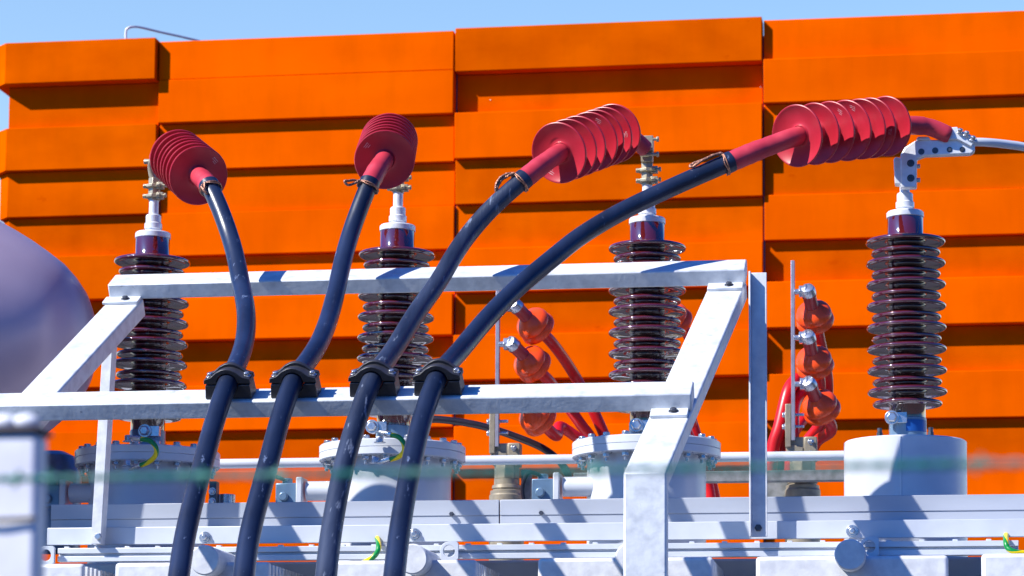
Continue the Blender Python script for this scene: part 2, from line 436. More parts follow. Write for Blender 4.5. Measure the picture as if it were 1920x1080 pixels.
# tabs with bolts
for (pa, pb, v) in ((1328, 1393, vt), (198, 263, vt), (1221, 1291, vl)):
    yy = {1328: 538, 198: 565, 1221: 774}[pa]
    A = on(pa, yy, bend, N); B = on(pb, yy, bend, N)
    c = (A+B)/2; c = Vector((c.x, bend.y, bend.z)) + V*(v-0.022) + N*0.006
    MB().obox(c, XX*((B.x-A.x)/2), V*0.026, N*0.005).build('bracket_plate', 'galv', rack, bevel=0.002)
    MB().bolt(c+N*0.005+XX*0.012, N, 0.010, 0.008).build('bolt', 'darksteel', rack, bevel=0.001)
# uprights
YU = 8.30
def px_at_Z(px, py, Y): return at(px, py, Y)
tR = at(1424, 511, YU); bR = at(1423, 1007, YU)
x0, x1 = at(1409, 760, YU).x, at(1438, 760, YU).x
mb = MB().box((x0, YU, bR.z), (x1, YU+0.006, tR.z)).box((x0-0.006, YU-0.030, bR.z), (x0, YU+0.006, tR.z))
mb.build('upright', 'galvdull', rack, bevel=0.0015)
MB().bolt((at(1422,990,YU).x, YU, at(1422,990,YU).z), (0,-1,0), 0.012, 0.010, False).build('bolt', 'darksteel', rack, bevel=0.001)
tL = at(205, 650, YU); bL = at(184, 1020, YU); tl2 = at(204, 560, YU)
x0, x1 = at(186, 840, YU).x, at(204.5, 840, YU).x
lean = 0.045
mb = MB()
for (a0, a1, yy0, yy1) in ((x0, x1, YU-0.002, YU+0.05),):
    dxb = -0.022; dxt = 0.012
    zs = (bL.z, tl2.z)
    mb.add([(a0+dxb,yy0,zs[0]),(a1+dxb,yy0,zs[0]),(a1+dxb,yy1,zs[0]),(a0+dxb,yy1,zs[0]),(a0+dxt,yy0,zs[1]),(a1+dxt,yy0,zs[1]),(a1+dxt,yy1,zs[1]),(a0+dxt,yy1,zs[1])],
           [(0,3,2,1),(4,5,6,7),(0,1,5,4),(1,2,6,5),(2,3,7,6),(3,0,4,7)])
mb.build('upright', 'galvdull', rack, bevel=0.0015)
MB().bolt((at(185,1006,YU).x, YU-0.002, at(185,1006,YU).z), (0,-1,0), 0.012, 0.010, False).build('bolt', 'steel', rack, bevel=0.001)

# ------------------------------------------------------------------ cable clamps
def pt(x, v, n_): return Vector((x, Ptop.y, Ptop.z)) + V*v + N*n_
clamp_px = [(437, 745), (558.5, 744), (705.5, 742), (826, 740)]
clab = ['leftmost black cable clamp on the lower beam', 'second black cable clamp from the left on the lower beam',
        'third black cable clamp from the left, gripping the scuffed cable', 'rightmost black cable clamp on the lower beam']
CH = 0.046       # height of the cable centre above the beam
def make_clamp(c, label):
    t = thing('cable_clamp', label, 'cable clamp', c, 'black clamps holding the cables on the lower beam')
    def P(x, n_, v): return c + XX*x + N*n_ + V*v
    hw = 0.069; d = 0.031
    # lower half with a channel for the cable
    low = []
    r = 0.031
    arc = [(r*cos(a), CH - r*sin(a)) for a in [pi*i/10 for i in range(0, 11)]]   # from right, through the bottom, to left
    prof = [(-hw, 0.0), (hw, 0.0), (hw-0.004, CH-0.004)] + [(x, y-0.004 if i in (0, 10) else y) for i, (x, y) in enumerate(arc)] + [(-hw+0.004, CH-0.004)]
    b = MB(); b.prism([P(x, n_, -d) for x, n_ in prof], V*2*d)
    b.build('lower_half', 'clampmat', t, bevel=0.002)
    outer = [(-hw, CH), (-hw+0.002, CH+0.013), (-0.048, CH+0.019), (-0.030, CH+0.034), (-0.013, CH+0.0425), (0.0, CH+0.0445), (0.013, CH+0.0425),
             (0.030, CH+0.034), (0.048, CH+0.019), (hw-0.002, CH+0.013), (hw, CH)]
    inn = [(r*cos(a), CH + r*sin(a)) for a in [pi*i/10 for i in range(0, 11)]]
    b = MB()
    for v0, v1, drop in ((-d, -d*0.50, 0.0), (d*0.50, d, 0.0), (-d*0.50, d*0.50, 0.008)):
        pr = [(x, CH + (n_-CH)*(1 if not drop else 0.80)) for x, n_ in outer] + inn
        k = len(outer)
        # build as quads strip between outer and inner outlines
        for seq in range(1):
            A = [(x, n_) for x, n_ in pr[:k]]; Bn = list(reversed(pr[k:]))
            vs = []; fs = []
            for (x, n_), (xi, ni) in zip(A, Bn):
                vs += [P(x, n_, v0), P(xi, ni, v0), P(xi, ni, v1), P(x, n_, v1)]
            for i in range(k-1):
                a = 4*i; e = a+4
                fs += [(a, a+1, e+1, e), (a+1, a+2, e+2, e+1), (a+2, a+3, e+3, e+2), (a+3, a, e, e+3)]
            fs += [(3,2,1,0), (4*k-4, 4*k-3, 4*k-2, 4*k-1)]
            b.add(vs, fs)
    b.build('upper_half', 'clampmat', t, bevel=0.0016)
    for s_ in (-1, 1):
        MB().bolt(P(s_*0.054, CH+0.0135, -0.004), N, 0.0085, 0.010).build('bolt', 'steel', t, bevel=0.0008)
    return t
cl_pts = []
for i, (px, py) in enumerate(clamp_px):
    base = on(px, py-10, Ptop, N)
    c = pt(base.x, vl+BW*0.47, 0.0005)
    cl_pts.append(c)
c0 = make_clamp(cl_pts[0], clab[0])
for i in (1, 2, 3): dup(c0, cl_pts[i], clab[i])

# ------------------------------------------------------------------ power cables with red terminations
RC = 0.0290
cab = [
 dict(lab='leftmost black power cable, with red discs turned towards the viewer and a bowed upper run',
      low=[(335,1085,6.75),(347,1000,6.88),(378,880,7.08),(405,780,7.27)],
      upp=[(457,655,7.64),(463,600,7.84),(458,560,7.97),(451,530,8.06),(442,480,8.18),(427,430,8.26),(408,380,8.29)],
      J=(393,350,8.33), D1=(371,328.6,8.47), D7=(333,295,8.85), E=[(308,290,8.93),(290,300,8.96)], top=(442.0, 280)),
 dict(lab='second black power cable from the left, its red disc stack seen end on',
      low=[(457,1085,6.75),(467,1000,6.88),(501,880,7.08),(526,780,7.27)],
      upp=[(590,660,7.62),(609,620,7.77),(622,580,7.92),(634,530,8.06),(645,480,8.17),(660,430,8.25),(676,386,8.29)],
      J=(692,346,8.33), D1=(721,298.6,8.45), D7=(729,265,8.85), E=[(738,272,8.93),(748,290,8.97)], top=None),
 dict(lab='third black power cable from the left, scuffed along its lower run, with tilted red discs',
      low=[(611,1085,6.75),(620,1000,6.88),(642.5,880,7.08),(671,780,7.27)],
      upp=[(736,660,7.62),(760,620,7.75),(785,580,7.88),(822,530,8.03),(850,480,8.14),(880,437,8.24),(925,386,8.30)],
      J=(980,338,8.35), D1=(1053,285,8.46), D7=(1155,249,8.83), E=[(1190,262,8.90),(1213,282,8.93)], top=None),
 dict(lab='rightmost black power cable, rising longest to the widely spaced red discs on the right',
      low=[(739,1085,6.75),(748,1000,6.88),(769,880,7.08),(792,780,7.27)],
      upp=[(861,660,7.62),(893,620,7.74),(929,580,7.85),(980,530,7.97),(1044,478,8.08),(1083,446,8.14),(1139,411,8.20),(1194,382,8.25),(1278,343,8.30)],
      J=(1366,305,8.35), D1=(1501,254,8.45), D7=(1668,236,8.83), E=[(1735,237,8.91),(1781,254,8.93)], top=None),
]
marks = {0: [(0, 38, .080)], 1: [(0, 140, .080)], 2: [(0, -115, .078), (3, 70, .080), (5, 10, .08)], 3: [(2, 62, .080), (3, 75, .082), (5, -5, .08)]}
for ci, cb in enumerate(cab):
    c = cl_pts[ci]
    J = at(*cb['J'])
    t = thing('power_cable', cb['lab'], 'power cable', at(*cb['low'][0]), 'thick black power cables with red ribbed ends')
    lowp = [at(*p) for p in cb['low']]
    ext = [Vector((lowp[0].x-0.05, lowp[0].y-0.05, 0.0)), Vector((lowp[0].x-0.14, lowp[0].y-0.32, lowp[0].z-0.75))]
    ctr = [c + N*CH - V*0.03, c + N*CH + V*0.03]
    dirc = (at(*cb['upp'][0])-lowp[-1]).normalized()
    cc = c + N*CH
    ctr = [cc - (dirc*0.5+V*0.5)*0.035, cc + (dirc*0.5+V*0.5)*0.035]
    dl = lowp[0]-lowp[1]
    path = [lowp[0]+dl*3.2+Vector((0, 0, -1.3)), lowp[0]+dl*3.0+Vector((0, 0, -0.35)), lowp[0]+dl*2.0+Vector((0, 0, -0.08)), lowp[0]+dl] + lowp + ctr + [at(*p) for p in cb['upp']] + [J]
    sp = catmull(path, 8)
    for _ in range(22):
        sp = [sp[0]] + [sp[i]*0.5+(sp[i-1]+sp[i+1])*0.25 for i in range(1, len(sp)-1)] + [sp[-1]]
    MB().tube(sp, RC, 28).build('sheath', 'rubber_scuffed' if ci == 2 else 'rubber', t, sharp=60)
    # red sleeve along J..D1..D7..E
    D1, D7 = at(*cb['D1']), at(*cb['D7'])
    upl = at(*cb['upp'][-1])
    inner = [D1.lerp(D7, k) for k in (0.33, 0.66)]
    spine = catmull([J - (J-upl).normalized()*0.012, J.lerp(D1, 0.5)+Vector((0, 0, 0.004)), D1] + inner + [D7] + [at(*p) for p in cb['E']], 10)
    # radii: wraps and steps
    Rr = []
    L = [0]
    for a, b in zip(spine, spine[1:]): L.append(L[-1]+(b-a).length)
    for q in L:
        rr = 0.0325
        if q > 0.12: rr = 0.0310
        rr += 0.0006*sin(q*160) * (1 if q < 0.2 else 0.2)
        Rr.append(rr)
    dend = L[-1]
    Rr = [r_ if (dend-q) > 0.10 else 0.0285 for r_, q in zip(Rr, L)]
    Rr[0] = 0.0300; Rr[-1] = 0.024
    sl = MB().tube(spine, Rr, 28).build('red_sleeve', 'redsleeve', t, sharp=40)
    # sheds
    n7 = (D7-D1).normalized()
    tv = {0: (-0.1, 0), 1: (0, 0), 2: (0, 0), 3: (0, 0)}
    for k in range(7):
        s_ = [(0, .17, .34, .47, .62, .81, 1), (0, .18, .33, .50, .66, .83, 1), (0, .175, .35, .56, .68, .845, 1), (0, .19, .358, .54, .70, .82, 1)][ci][k]
        pos = D1.lerp(D7, s_)
        if ci < 2: n7 = ((D7-D1).normalized() + Vector((-0.13, 0, 0.13))).normalized()
        tilt = Vector((rnd.uniform(-.03, .03), 0, rnd.uniform(-.03, .03)))
        ax = (n7 + tilt).normalized()
        Ro = 0.0985
        cz = 0.0 if ci < 2 else 0.0125      # the two right stacks are cupped towards the cable
        prof = [(0.032, -0.010), (0.036, -0.0045), (0.046, -0.0022)] + [(r_, h_-cz) for r_, h_ in ((Ro-0.007, -0.0065), (Ro-0.0045, -0.0085), (Ro-0.0012, -0.0092),
                (Ro+0.0008, -0.0078), (Ro+0.0014, -0.0052), (Ro+0.0006, -0.0026), (Ro-0.0018, -0.0014), (Ro-0.006, -0.0026))] + [(0.046, 0.0020), (0.037, 0.0045), (0.032, 0.010)]
        sh = MB().lathe(prof, pos, ax, 64, cap=False).build('shed', 'redshed', sl, sharp=35)
        for (kk, ang, rad) in marks[ci]:
            if kk == k:
                x_, y_, a_ = frame_from(ax)
                # in-plane axes as seen by the camera
                hx = (rt - ax*rt.dot(ax)).normalized(); hy = (up - ax*up.dot(ax)); hy = (hy-hx*hy.dot(hx)).normalized()
                e = hx*cos(radians(ang))+hy*sin(radians(ang)); f_ = -hx*sin(radians(ang))+hy*cos(radians(ang))
                slope = -(0.0043+cz)/0.0455
                mk = MB()
                for line in range(3):
                    rr = rad - 0.006*line
                    u_ = -0.010
                    while u_ < 0.010*(1 if line < 2 else 0.3):
                        w_ = rnd.uniform(0.0007, 0.0016)
                        hgt = rnd.uniform(0.0004, 0.0009)
                        p0 = pos + e*rr + f_*(u_+w_/2)
                        rr2 = (e*rr+f_*u_).length
                        p0 = p0 + ax*(-0.0022 + slope*(rr2-0.046) - 0.0004)
                        tan_e = (e + ax*slope).normalized()
                        mk.obox(p0, f_*w_/2, tan_e*hgt, ax*0.0003)
                        u_ += w_+rnd.uniform(0.0006, 0.0016)
                mk.build('printed_mark', 'mark', sl)
    # dark band, copper earth braid with a loose loop
    dj = (J-upl).normalized()
    MB().lathe([(RC+.001, -0.016), (0.0335, -0.014), (0.0340, 0.0), (0.0335, 0.012), (RC+.001, 0.014)], J, dj, 32).build('end_band', 'rubber', t)
    x_, y_, a_ = frame_from(dj)
    side = -rt + up*0.8 - fw*0.4 if ci != 3 else -rt*0.9 + up*0.4 - fw*0.5
    sd_ = (side - dj*side.dot(dj)).normalized(); s2 = dj.cross(sd_)
    ring = [J - dj*(0.010+0.006*sin(a)) + (sd_*cos(a)+s2*sin(a))*0.0355 for a in [2*pi*i/26 for i in range(27)]]
    br = MB().tube(ring, 0.0026, 8)
    ring2 = [p - dj*0.006 + dj*0.003*sin(i) for i, p in enumerate(ring)]
    br.tube(ring2, 0.0022, 8)
    base = J - dj*0.012 + sd_*0.037
    if ci == 3: lp = [base, base-dj*0.03+sd_*0.006, base-dj*0.075+sd_*0.004, base-dj*0.105-sd_*0.002, base-dj*0.112+sd_*0.0-s2*0.010, base-dj*0.095+sd_*0.002-s2*0.014, base-dj*0.05+sd_*0.002-s2*0.008, base-s2*0.01]
    elif ci == 2: lp = [base, base-dj*0.02+sd_*0.012, base-dj*0.05+sd_*0.016, base-dj*0.075+sd_*0.006, base-dj*0.088-sd_*0.012, base-dj*0.07+sd_*0.001, base-dj*0.04+sd_*0.008, base+s2*0.01]
    elif ci == 1: lp = [base, base-dj*0.008+sd_*0.018, base-dj*0.022+sd_*0.034, base-dj*0.030+sd_*0.044, base-dj*0.036+sd_*0.030, base-dj*0.022+sd_*0.015, base+s2*0.01]
    else: lp = [base, base-dj*0.018+sd_*0.010, base-dj*0.036+sd_*0.008, base-dj*0.045-sd_*0.002, base-dj*0.030+sd_*0.003, base+s2*0.012]
    pts_ = catmull(lp, 6)
    br.tube(pts_, 0.0042, 8)
    br.tube([p + sd_*0.003*sin(i*1.3) + s2*0.004*cos(i*1.3) for i, p in enumerate(pts_)], 0.0026, 6)
    br.build('copper_braid', 'copper', t, sharp=60)

# ------------------------------------------------------------------ transformer
YB = 9.0
tr = thing('transformer', 'pale grey power transformer with turrets, trough and radiators below the bushings', 'transformer', (-1.2, 9.0, 0))
XL, XR = at(60, 960, 8.55).x, at(2150, 960, 8.55).x
def zc(px, py, Y): return at(px, py, Y).z
lidz = zc(700, 1052, 8.7)
MB().box((XL-0.2, 8.70, 0.15), (XR, 10.5, lidz)).build('tank_body', 'white', tr, bevel=0.01)
# trough, in two lengths with a joint
YT = 8.55
za, zb_ = zc(700, 939.5, YT), zc(700, 985, YT)
xj = at(936.5, 960, YT).x
mb = MB()
for a, b in ((at(95,960,YT).x, xj-0.0018), (xj+0.0018, XR)):
    zm = za-(za-zb_)*0.64
    mb.box((a, YT, zm), (b, YT+0.06, za)).box((a, YT+0.003, zb_-0.02), (b, YT+0.06, zm))
mb.build('cable_trough', 'trough', tr, bevel=0.002)
for px, py in ((847, 964), (1015, 962)):
    p = at(px, py, YT)
    MB().bolt((p.x, YT, p.z), (0,-1,0), 0.0075, 0.014, False).build('rivet', 'darksteel', tr)
# rail
YR = 8.36
zr1, zr0 = zc(700, 984, YR), zc(700, 1017, YR)
mb = MB().box((at(88,1000,YR).x, YR, zr0), (XR, YR+0.008, zr1)).box((at(88,1000,YR).x, YR+0.008, zr1-0.008), (XR, YR+0.19, zr1-0.0005))
mb.build('support_rail', 'white', tr, bevel=0.002)
for px, py in ((385,1008), (778,1002), (1598,996), (-10, 1012)):
    p = at(px, py, YR)
    b = MB(); b.cyl((p.x, YR, p.z), (p.x, YR-0.004, p.z), 0.0195, 28); b.cyl((p.x, YR-0.004, p.z), (p.x, YR-0.012, p.z), 0.0145, 24)
    b.lathe([(0.0105, 0), (0.0105, 0.008), (0.008, 0.011)], (p.x, YR-0.012, p.z), (0,-1,0), 6)
    b.build('rail_bolt', 'steel', tr, bevel=0.0008)
# double bars with a groove, spaced blocks on top
YBAR = 8.325
zb1, zb0 = zc(700, 1023, YBAR), zc(700, 1049, YBAR)
xa, xb = at(108, 1035, YBAR).x, at(1910, 1035, YBAR).x
h = zb1-zb0
mb = MB().box((xa, YBAR, zb1-h*0.40), (xb, YBAR+0.03, zb1)).box((xa, YBAR, zb0), (xb, YBAR+0.03, zb0+h*0.40)).box((xa, YBAR+0.012, zb0+h*0.40), (xb, YBAR+0.028, zb1-h*0.40))
mb.build('edge_channel', 'white', tr, bevel=0.0015)
x = xa+0.02
while x < xb:
    MB().box((x, YBAR+0.006, zb1-0.0005), (x+0.016, YBAR+0.024, zb1+0.0055)).build('spacer_block', 'white', tr, bevel=0.001); x += 0.102
# radiators: front panel and fins standing one behind the other
for (p0, p1, py) in ((40,157,1057),(215,506,1054),(620,894,1050),(1008,1337,1045),(1417,1778,1042),(1840,2080,1037)):
    YP = 8.16
    X0, X1 = at(p0, py, YP).x, at(p1, py, YP).x
    zt_ = zc((p0+p1)/2, py, YP)
    pan = MB().box((X0, YP, 0.35), (X1, YP+0.028, zt_)).build('radiator', 'galvdull', tr, bevel=0.012, seg=3)
    for k in range(1, 11):
        y = YP+0.028+0.044*k-0.02
        MB().box((X0+0.01, y, 0.36), (X1-0.002, y+0.022, zt_-0.006)).build('fin', 'galvdull', pan, bevel=0.003)
    MB().box((X0+0.03, YP+0.027, 0.40), (X1-0.03, YP+0.50, zt_-0.05)).build('core', 'paleblue', pan)
# round end caps and lifting eyes
for px, py in ((383,1050), (773,1048), (1594,1040), (1182, 1046)):
    p = at(px, py, 8.06); r = 0.0475
    prof = [(r-0.004, 0), (r, 0.004), (r, 0.02), (r-0.002, 0.022), (r-0.002, 0.30)]
    MB().lathe(prof, (p.x, 8.06, p.z), (0,1,0), 44).build('header_cap', 'galvdull', tr)
for px, py in ((842,1033), (1630,1025), (85, 1041)):
    p = at(px, py, 8.30); X0 = p.x
    ro, ri = 0.030, 0.019
    n = 28; b = MB(); vs = []; fs = []
    for i in range(n):
        a = 2*pi*i/n
        ca, sa = cos(a), sin(a)
        k = ro/max(abs(ca), abs(sa)) if (ca > 0 or sa < -0.5) else ro
        k = min(k, ro*1.35)
        for y in (8.30, 8.312):
            vs.append((X0+ca*k, y, p.z+sa*k)); vs.append((X0+ca*ri, y, p.z+sa*ri))
    for i in range(n):
        a = 4*i; e = 4*((i+1) % n)
        fs += [(a, e, e+1, a+1), (a+2, a+3, e+3, e+2), (a, a+2, e+2, e), (a+1, e+1, e+3, a+3)]
    b.add(vs, fs); b.build('lifting_eye', 'white', tr, bevel=0.0012)
# turrets
FH = 0.054
tz = {}
def flange_turret(px, py, lean_name):
    c = at(px, py, YB); R = 0.253; rb = 0.203
    tz[px] = c
    body = MB().lathe([(rb, lidz-0.02-c.z), (rb, -FH+0.001)], c, (0,0,1), 72).build('turret', 'white' if px != 277 else 'paleblue', tr)  # left turret and its flange take the shade-tinted colour
    fl = MB().lathe([(R-.003, -FH), (R, -FH+.003), (R, -FH/2-.0015), (R-.003, -FH/2), (R, -FH/2+.0015), (R, -.003), (R-.003, 0)], c, (0,0,1), 96)
    flo = fl.build('flange', 'white' if px != 277 else 'paleblue', body)
    o0 = None
    for i in range(20):
        a = 2*pi*(i+0.35)/20; q = Vector((cos(a)*(R-0.024), sin(a)*(R-0.024), 0))
        if o0 is None:
            b = MB()
            b.bolt(c+q, (0,0,1), 0.013, 0.012)
            b.bolt(c+q-Vector((0,0,FH)), (0,0,-1), 0.0135, 0.014)
            b.cyl(c+q-Vector((0,0,FH+0.030)), c+q+Vector((0,0,0.004)), 0.0065, 10)
            o0 = b.build('flange_bolt', 'steel', body, bevel=0.0008); q0 = q
            # one mesh with its origin on the bolt, shared by all copies
            o0.data.transform(Matrix.Translation(Vector(tr['_o'])-(c+q))); o0.location = (c+q)-Vector(tr['_o'])
        else:
            o = o0.copy(); col.objects.link(o); o.parent = body; o.location = (c+q)-Vector(tr['_o'])
    return body
t1 = flange_turret(277, 849, 'a'); t2 = flange_turret(736, 838.5, 'b'); t3 = flange_turret(1212, 831, 'c')
c4 = at(1697, 829, YB); tz[1697] = c4
Rc = 0.2045
can = MB().lathe([(Rc, lidz-0.02-c4.z), (Rc, -0.004), (Rc-0.004, 0)], c4, (0,0,1), 96)
can_o = can.build('turret', 'white', tr)
a = radians(-90-3.5); q = c4+Vector((cos(a)*Rc, sin(a)*Rc, 0))
MB().obox(q+Vector((0,0,(lidz-c4.z)/2-0.003)), (0.0035,0,0), (0,0.0025,0), (0,0,(c4.z-lidz)/2-0.003)).build('weld_seam', 'white', can_o, bevel=0.002)
for px in (1650, 1745, 1790):
    p = at(px, 815, YB-0.05); b = MB(); b.cyl((p.x, YB-0.11, c4.z), (p.x, YB-0.11, c4.z+0.004), 0.016, 20)
    b.cyl((p.x, YB-0.11, c4.z), (p.x, YB-0.11, c4.z+0.034), 0.008, 12); b.cyl((p.x, YB-0.11, c4.z+.004), (p.x, YB-0.11, c4.z+0.018), 0.0115, 6)
    if px != 1790: b.build('stud', 'darksteel', can_o)
# valves beside the turrets
def valve(px, py, w=1.0):
    c = at(px, py, 8.92)
    t = MB().cyl(c+Vector((0.03,0,0)), c+Vector((0.16,0,0)), 0.034, 32)
    o = t.build('valve_pipe', 'white', tr)
    MB().box((c.x+0.0, c.y-0.045, c.z-0.05), (c.x+0.022, c.y+0.045, c.z+0.045)).build('valve_flange', 'white', o, bevel=0.004)
    b = MB().box((c.x-0.075, c.y-0.03, c.z-0.05), (c.x-0.001, c.y+0.03, c.z+0.026))
    b.cyl(c+Vector((-0.04,0,0.02)), c+Vector((-0.04,0,0.045)), 0.018, 20)
    b.cyl(c+Vector((-0.045,-0.03,-0.022)), c+Vector((-0.045,-0.045,-0.022)), 0.016, 20)
    b.build('valve_box', 'collar', o, bevel=0.004)
    h_ = catmull([c+Vector((-0.05,-0.02,0.04)), c+Vector((-0.085,-0.03,0.046)), c+Vector((-0.105,-0.035,0.0)), c+Vector((-0.10,-0.035,-0.06))], 6)
    MB().tube(h_, 0.007, 10).build('valve_hose', 'darkhose', o)
valve(560, 921); valve(1040, 913); valve(118, 925)
# earthing straps in green and yellow
def strap(pts, name='earthing_strap'):
    P = catmull([at(*p) for p in pts], 8)
    o = MB().tube(P, 0.0085, 16, uv=True, twist=0.03).build(name, 'earth', tr)
    for q, a0 in ((P[0], (P[0]-P[1]).normalized()), (P[-1], (P[-1]-P[-2]).normalized())):
        MB().tube([q-a0*0.005, q+a0*0.02, q+a0*0.045], [0.0105, 0.010, 0.004], 12).build('cable_lug', 'steel', o)
strap([(263,823,8.70),(280,826,8.69),(292,838,8.68),(292,853,8.68),(279,866,8.69),(262,873,8.70)])
strap([(732,815,8.70),(748,820,8.69),(757,832,8.68),(757,847,8.68),(746,857,8.69),(730,862,8.70)])
strap([(706,1004,8.40),(710,1020,8.295),(708,1034,8.27),(698,1046,8.26),(682,1055,8.28)])
strap([(1887,998,8.40),(1886,1014,8.295),(1890,1028,8.275),(1904,1035,8.27),(1925,1037,8.28)])
for px, py in ((241, 822), (239, 868), (712, 824), (704, 862)):
    p = at(px, py, 8.72); MB().bolt((p.x, 8.72, p.z-0.012), (0,0,1), 0.014, 0.02).build('strap_bolt', 'steel', tr, bevel=0.001)
# blue painted dome and stub at the left end
p = at(100, 905, 9.15)
MB().lathe([(0.001, 0.115), (0.04, 0.112), (0.075, 0.095), (0.095, 0.06), (0.10, 0.02), (0.10, -0.25)], p, (0,0,1), 40, cap=False).build('side_dome', 'collar', tr)
p = at(425, 934, 8.9)
MB().cyl((p.x, 8.9, p.z-0.05), (p.x, 8.9, p.z+0.012), 0.030, 28).build('filler_cap', 'steel', tr, bevel=0.002)
b = MB(); p = at(401, 925, 8.85); b.box((p.x-0.012, 8.83, p.z-0.07), (p.x+0.014, 8.87, p.z+0.04)); 
bo = b.build('side_bracket', 'darksteel', tr, bevel=0.002)
MB().bolt((p.x, 8.83, p.z+0.005), (0,-1,0), 0.009).bolt((p.x, 8.83, p.z-0.03), (0,-1,0), 0.009).build('bracket_bolt', 'steel', bo)

# ------------------------------------------------------------------ bushings
def bushing_profile():
    pr = [(0.0598, -0.742), (0.0598, -0.66)]
    bigs = [.096+.0730*i for i in range(8)]; smalls = [.1325+.0735*i for i in range(8)]
    allr = sorted([(b_, 0.1335) for b_ in bigs]+[(s_, 0.1165) for s_ in smalls], reverse=True)
    rc_ = 0.0600
    pr = [(rc_, -0.70)]
    for h_, R in allr:
        h_ = -h_
        pr += [(rc_, h_-0.006), (rc_+0.004, h_+0.0005), (rc_+0.016, h_+0.0030), (R-0.018, h_-0.0030), (R-0.009, h_-0.0068), (R-0.004, h_-0.0064), (R-0.0012, h_-0.0036),
               (R, h_+0.0002), (R-0.0010, h_+0.0040), (R-0.0045, h_+0.0072), (R-0.012, h_+0.0096), (R-0.03, h_+0.0128), (rc_+0.012, h_+0.0180), (rc_+0.003, h_+0.0205), (rc_, h_+0.0240)]
    pr += [(rc_, -0.006)]
    return pr
prof_b = bushing_profile()
bgrp = 'brown porcelain bushings standing in a row on the transformer'
def make_bushing(o, label, kind):
    t = thing('bushing', label, 'bushing', o, bgrp)
    MB().lathe(prof_b, o, (0,0,1), 96).build('porcelain', 'porcelain', t, sharp=50)
    MB().lathe([(0.0605, -0.012), (0.0625, -0.010), (0.0625, 0.006), (0.059, 0.010)], o, (0,0,1), 64).build('top_cap', 'alu', t)
    MB().lathe([(0.0625, -0.80), (0.0625, -0.698), (0.0608, -0.696)], o, (0,0,1), 64).build('base_collar', 'collar', t)
    MB().lathe([(0.027, 0.010), (0.027, 0.022), (0.031, 0.024), (0.031, 0.042), (0.027, 0.046), (0.027, 0.070), (0.024, 0.074), (0.017, 0.076), (0.017, 0.13)], o, (0,0,1), 40).build('terminal_stem', 'alu', t)
    return t
def pinch_clamp(b, z, o, side=1, R=0.028):
    c = o+Vector((0,0,z))
    b.lathe([(0.024,-0.007),(R+.005,-0.005),(R+.005,0.005),(0.024,0.007)], c, (0,0,1), 8)
    b.obox(c+Vector((0.026*side,-0.012,0)), (0.012,0,0), (0,0.010,0), (0,0,0.012))
    b.cyl(c+Vector((0.018*side,-0.03,0)), c+Vector((0.030*side,-0.03,0)), 0.008, 6)
    b.hexa(c+Vector((-0.037*side,-0.01,0)), (1,0,0), 0.0085, 0.010)
    b.cyl(c+Vector((-0.03,-0.02,0)), c+Vector((0.048,-0.02,0)), 0.0048, 10)
    b.hexa(c+Vector((0.042*side,-0.02,0)), (1,0,0), 0.0085, 0.008)
def brass_conn(t, o, extra):
    b = MB()
    b.cyl(o+Vector((0,0,0.125)), o+Vector((0,0,0.205)), 0.0215, 6)
    pinch_clamp(b, 0.140, o); pinch_clamp(b, 0.176, o)
    cn = b.build('pinch_connector', 'brass', t, bevel=0.0012)
    b = MB()
    if extra == 'left':
        b.tube(catmull([o+Vector((0,0,0.19)), o+Vector((-0.010,-0.005,0.225)), o+Vector((-0.008,-0.02,0.26)), o+Vector((0.02,-0.04,0.275))], 6), 0.012, 16)
        b.cyl(o+Vector((-0.034,-0.02,0.262)), o+Vector((0.02,-0.02,0.262)), 0.010, 6)
    elif extra == 'high':
        b.obox(o+Vector((0.002,-0.02,0.225)), (0.020,0,0), (0,0.016,0), (0,0,0.024))
        b.obox(o+Vector((0.008,-0.03,0.262)), (0.017,0,0), (0,0.02,0), (0,0,0.026))
        for z in (0.222, 0.275):
            b.cyl(o+Vector((-0.02,-0.045,z)), o+Vector((0.045,-0.045,z)), 0.0055, 10)
            b.hexa(o+Vector((0.036,-0.045,z)), (1,0,0), 0.010, 0.009)
    else:
        b.obox(o+Vector((0.0,-0.01,0.212)), (0.016,0,0), (0,0.02,0), (0,0,0.02))
    b.build('connector_block', 'brass', t, bevel=0.002)
lids = {1: (287, 442), 2: (745.5, 428.5), 3: (1213.5, 415), 4: (1697, 403)}
O = {k: at(px, py, YB) for k, (px, py) in lids.items()}
blab = {1: 'brown ribbed porcelain bushing at the left, half hidden by the left rack leg',
        2: 'brown ribbed porcelain bushing behind the second and third cables',
        3: 'brown ribbed porcelain bushing just left of the leaning right leg of the rack',
        4: 'fully visible brown ribbed porcelain bushing on the white can at the right'}
proto = make_bushing(O[1], blab[1], 1)
bs = {1: proto}
for k in (2, 3, 4): bs[k] = dup(proto, O[k], blab[k]); bs[k]['_o'] = tuple(O[k])
# slight lean of the bushings, as they stand on their turrets
for k, a in ((1, 0.6), (2, 0.5), (3, -0.1), (4, -0.3)): bs[k].rotation_euler = (0, radians(a), 0)
brass_conn(bs[1], O[1], 'left'); brass_conn(bs[2], O[2], 'low'); brass_conn(bs[3], O[3], 'high')
